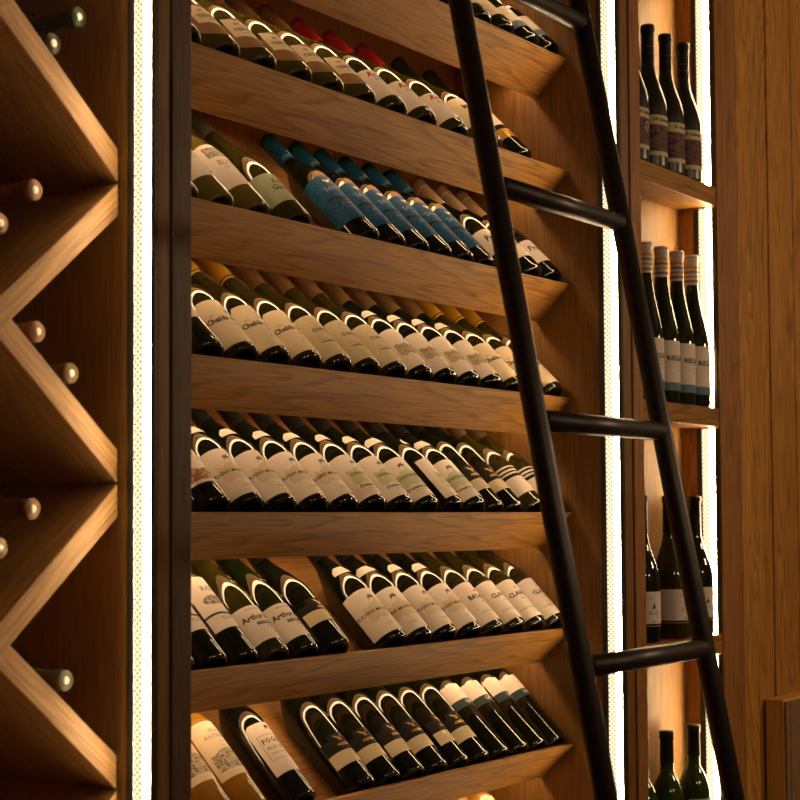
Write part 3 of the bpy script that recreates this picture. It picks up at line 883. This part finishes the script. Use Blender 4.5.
ORD = ['first', 'second', 'third', 'fourth', 'fifth', 'sixth', 'seventh', 'eighth', 'ninth', 'tenth']
SHELF = {1: 'topmost', 2: 'second highest', 3: 'third highest', 4: 'fourth highest', 5: 'eye level', 6: 'slanted shelf below eye level', 7: 'lowest full', 8: 'bottom'}
SHELF = {1: 'topmost slanted shelf', 2: 'second slanted shelf down', 3: 'third slanted shelf down', 4: 'fourth slanted shelf down', 5: 'fifth slanted shelf down',
         6: 'sixth slanted shelf down', 7: 'seventh slanted shelf down', 8: 'bottommost slanted shelf'}
# (shelf row, description, key, builder, turn of the label in degrees, list of x centres, glass radius)
ROWS = [
 (1, 'dark bottle with white label', 'r1w', T_row1('white'), [248.8, 257.7, 266.4]),
 (1, 'dark bottle with tan label', 'r1t', T_row1('tan'), [275.0]),
 (1, 'dark bottle with blue-banded label', 'r1b', T_row1('blue'), [284.9, 293.4]),
 (2, 'olive green bottle with tan round label', 'terras', T_terras, [181.8, 191.0, 200.1, 209.6, 218.2, 227.6]),
 (2, 'red-capped bottle with white label', 'redcap', T_redcap, [237.1, 246.8, 257.5]),
 (2, 'black-capped bottle lettered MILL', 'mill', T_mill, [269.9]),
 (2, 'black bottle with gold band', 'goldband', T_goldband, [282.1]),
 (3, 'slim yellow-green bottle with pictured white label', 'eltz', T_eltz, [181.8, 190.0, 198.8]),
 (3, 'slim green bottle with mint label', 'mint', T_mint, [209.4]),
 (3, 'blue-capped bottle with swirling blue label', 'blue', T_blue, [229.2, 237.2, 244.8, 252.5, 260.1, 267.6]),
 (3, 'dark cream-capped bottle with blackletter white label', 'protos', T_protos, [276.6, 285.0, 293.3]),
 (4, 'green bottle with plain white label', 'plainw', T_plainwhite, [187.0]),
 (4, 'dark bottle with cream Chablis label', 'chablis', T_chablis, [195.3, 203.5, 211.9]),
 (4, 'dark bottle with sand label and amber capsule', 'cortese', T_cortese, [220.3, 228.5, 236.7]),
 (4, 'dark bottle with white and tan ornate label', 'pouilly', T_pouilly, [244.9, 253.1, 261.2, 269.4]),
 (4, 'yellow-capped bottle with cream label near the ladder', 'chablis', T_chablis, [277.6, 285.9, 294.1]),
 (5, 'dark bottle with rust-coloured picture label', 'rust', T_rust, [180.3, 188.5]),
 (5, 'dark bottle with white label and beige ornament', 'pul', puligny(0), [196.7, 204.9, 213.5, 221.8]),
 (5, 'dark bottle with white label and green ornament', 'cha', puligny(0, True, -6), [230.2, 238.4, 246.6, 254.8, 263.0]),
 (5, 'black bottle with gold bird and beige band', 'eagle', eagle(), [270.9, 278.4]),
 (5, 'olive bottle with striped white label', 'stripes', T_stripes, [286.2, 294.4]),
 (6, 'black bottle with tall vineyard label', 'ade', T_ade, [181.1, 188.5, 195.9]),
 (6, 'slim green bottle with white Alsace label', 'arthur', arthur(G_OLIVE), [203.5]),
 (6, 'slim dark bottle with white Alsace label', 'arthurd', arthur(G_GREEN), [211.2]),
 (6, 'dark bottle with gold bird and beige band', 'eagleb', eagle_burg, [219.2]),
 (6, 'dark bottle with white label and beige ornament', 'pul', puligny(0), [236.0, 244.2, 252.4, 260.8]),
 (6, 'dark bottle with red-marked white label', 'bata', bata('BATARD', True), [269.0]),
 (6, 'dark bottle with white label lettered CLAVEL', 'clavel', bata('CLAVEL'), [277.2, 285.4, 293.5]),
 (7, 'amber bottle with tall hillside label', 'villa', T_villa, [183.3, 190.8, 198.4]),
 (7, 'black bottle with large framed white label', 'poggio', T_poggio, [210.4]),
 (7, 'black bottle with gold bird and beige band', 'eagle', eagle(), [226.9, 234.6, 242.2, 249.7, 257.3, 264.7]),
 (7, 'black bottle with slate-banded high white label', 'ga', T_ga, [271.3, 278.9, 286.3, 293.7]),
 (8, 'amber bottle with pale label and capsule', 'pale', T_pale, [268.6, 276.2, 284.0]),
]
RAD = {'goldband': 3.60, 'blue': 3.60, 'eagle': 3.60, 'ade': 3.60, 'villa': 3.60, 'poggio': 3.60, 'ga': 3.60, 'pale': 3.60, 'eltz': 3.66, 'mint': 3.66, 'arthur': 3.66, 'arthurd': 3.66}
TURN = {('cha', 230.2): 8, ('cha', 254.8): 38, ('cha', 238.4): 6, ('eagle', 257.3): 24, ('eagle', 242.2): 12, ('pul', 236.0): -6, ('pul', 252.4): 6, ('pul', 244.2): -20,
        ('cha', 246.6): -14, ('cha', 263.0): -14, ('blue', 229.2): -12, ('clavel', 285.4): -14, ('ga', 286.3): 10, ('protos', 293.3): 6, ('chablis', 195.3): -4}
RX = -(pi/2-TH)
# settle every row against the side panel so that no two bottles share space
XPOS = {}
for row in range(1, 9):
    lst = sorted((x, RAD.get(key, 3.92)) for rw, _, key, _, xs in ROWS if rw == row for x in xs)
    lim = XR-0.1
    for x, r in reversed(lst):
        px = min(x+2.85, lim-r); XPOS[(row, x)] = px; lim = px-r-0.03
for row, desc, key, fn, xs in ROWS:
    r = RAD.get(key, 3.92)
    zl = lipz(row)
    n0 = (r-3.92)-2.50; s0 = 1.9
    y, z = s0*CT-n0*ST, zl+s0*ST+n0*CT
    for i, x in enumerate(xs):
        which = ('' if len(xs) == 1 else ('leftmost ' if i == 0 else ('rightmost ' if i == len(xs)-1 else ORD[i]+' from left ')))
        lab = which+desc+', '+SHELF[row]
        t = radians(TURN.get((key, x), rnd.uniform(-3, 3)))
        q = Matrix.Rotation(RX, 4, 'X') @ Matrix.Rotation(t, 4, 'Z')
        place(key, fn, (XPOS[(row, x)], y, z), q.to_euler(), lab, desc.replace('bottle', 'bottles', 1)+' on the '+SHELF[row])

# standing bottles: the neck faces up, label turned towards the room
NS = {225.0: 'the top niche shelf', 174.7: 'the second niche shelf', 123.9: 'the third niche shelf', 73.3: 'the lowest niche shelf'}
STAND = [
 (225.0, 'matte dark bottle with sepia label', 'crimes', crimes(-22), [(312.4, -7.9), (321.2, -7.9), (329.8, -7.9), (338.6, -7.9)], [0, -8, 2, -22]),
 (174.7, 'green bottle with blue-striped white capsule', 'riesling', T_riesling, [(318.1, -8.1), (325.87, -8.1), (333.64, -8.1), (341.4, -8.1)], [-34, -32, -26, -30]),
 (123.9, 'dark bottle with white tower label', 'clos', clos(G_DARK, -20), [(314.6, -8.0), (341.2, -8.0)], [-22, -22]),
 (123.9, 'olive bottle with white label between darker ones', 'closo', clos(G_OLIVE, -20), [(328.4, -8.0)], [-10]),
 (73.3, 'bright green bottle with dark capsule', 'lime', T_lime, [(313.8, -8.0), (325.6, -8.0), (338.8, -8.0)], [-20, -14, -20]),
]
for zs, desc, key, fn, pts, turns in STAND:
    for i, ((x, y), t) in enumerate(zip(pts, turns)):
        which = ('' if len(pts) == 1 else ('leftmost ' if i == 0 else ('rightmost ' if i == len(pts)-1 else ORD[i]+' from left ')))
        place(key, fn, (x, y, zs+0.02), (0, 0, radians(t)), which+desc+', standing on '+NS[zs], desc.replace('bottle', 'bottles', 1)+' on the '+NS[zs],
              {'crimes': 1.0, 'riesling': 1.04, 'clos': 1.01, 'closo': 1.01, 'lime': 0.99}[key])

# bottles lying in the diamond cells, necks towards the room
LY = [((158.2, 219.4), 'topmost lying bottle, in the highest visible half cell', 'green'), ((153.5, 214.6), 'lying bottle mostly hidden behind the highest sloping board', 'dark'),
      ((150.3, 194.1), 'upper lying bottle in the upper full diamond cell', 'copper'), ((144.4, 188.8), 'lower lying bottle cut off in the upper full diamond cell', 'copper'),
      ((150.9, 175.2), 'copper-capped lying bottle in the middle half cell', 'copper'), ((157.0, 170.1), 'grey-capped lying bottle low in the middle half cell', 'bronze'),
      ((150.2, 151.7), 'copper-capped lying bottle high in the lower diamond cell', 'copper'), ((144.6, 146.6), 'cream-capped lying bottle cut off in the lower diamond cell', 'cream'),
      ((156.2, 128.7), 'lying bottle in the lowest visible half cell', 'olivegrey')]
for i, ((x, z), lab, cm) in enumerate(LY):
    o = place('rack_'+cm, T_racked(CAP[cm]), (x, -2+30.8*0.9, z), (pi/2, 0, radians(0)), lab, 'bottles lying in the diamond rack', 0.9)

# ------------------------------------------------------------------ camera
psi, th, ro = .95856, .04815, -.00592
F = Vector((sin(psi)*cos(th), cos(psi)*cos(th), sin(th)))
R = F.cross(Vector((0, 0, 1))).normalized(); U = R.cross(F)
R2 = R*cos(ro)+U*sin(ro); U2 = -R*sin(ro)+U*cos(ro)
cam = bpy.data.cameras.new('camera'); co = bpy.data.objects.new('camera', cam); COL.objects.link(co)
M = Matrix((R2, U2, -F)).transposed().to_4x4(); M.translation = Vector((0, -1.67, 1.5))
co.matrix_world = M
cam.sensor_width = 36; cam.lens = 36*1650/800; cam.shift_y = 40/800
cam.clip_start = 0.05; cam.clip_end = 50
cam.dof.use_dof = True; cam.dof.focus_distance = 2.95; cam.dof.aperture_fstop = 6.3
SC.camera = co

# ------------------------------------------------------------------ unseen room lamps, placed to brighten boards, labels and right wall
def lamp(name, loc, energy, col, size):
    l = bpy.data.lights.new(name, 'POINT'); l.energy = energy; l.color = col; l.shadow_soft_size = size
    o = bpy.data.objects.new(name, l); COL.objects.link(o); o.location = [c*CM for c in loc]
    return o
WARM = (1.0, 0.70, 0.42)
for i, (x, y, z, e) in enumerate([(150, -260, 235, 17), (260, -340, 235, 36), (450, -210, 235, 58)]):
    lamp('unseen_room_lamp', (x, y, z), e, WARM, 0.10)
w = bpy.data.worlds.new('world'); SC.world = w; w.use_nodes = True
w.node_tree.nodes['Background'].inputs[0].default_value = (0.01, 0.008, 0.006, 1)

SC.view_settings.view_transform = 'Standard'; SC.view_settings.look = 'None'
SC.view_settings.gamma = 1; SC.view_settings.exposure = 0.0; SC.view_settings.use_curve_mapping = False
SC.cycles.use_denoising = True
SC.cycles.max_bounces = 8; SC.cycles.diffuse_bounces = 4; SC.cycles.glossy_bounces = 4
SC.cycles.sample_clamp_indirect = 6.0
SC.cycles.caustics_reflective = False; SC.cycles.caustics_refractive = False
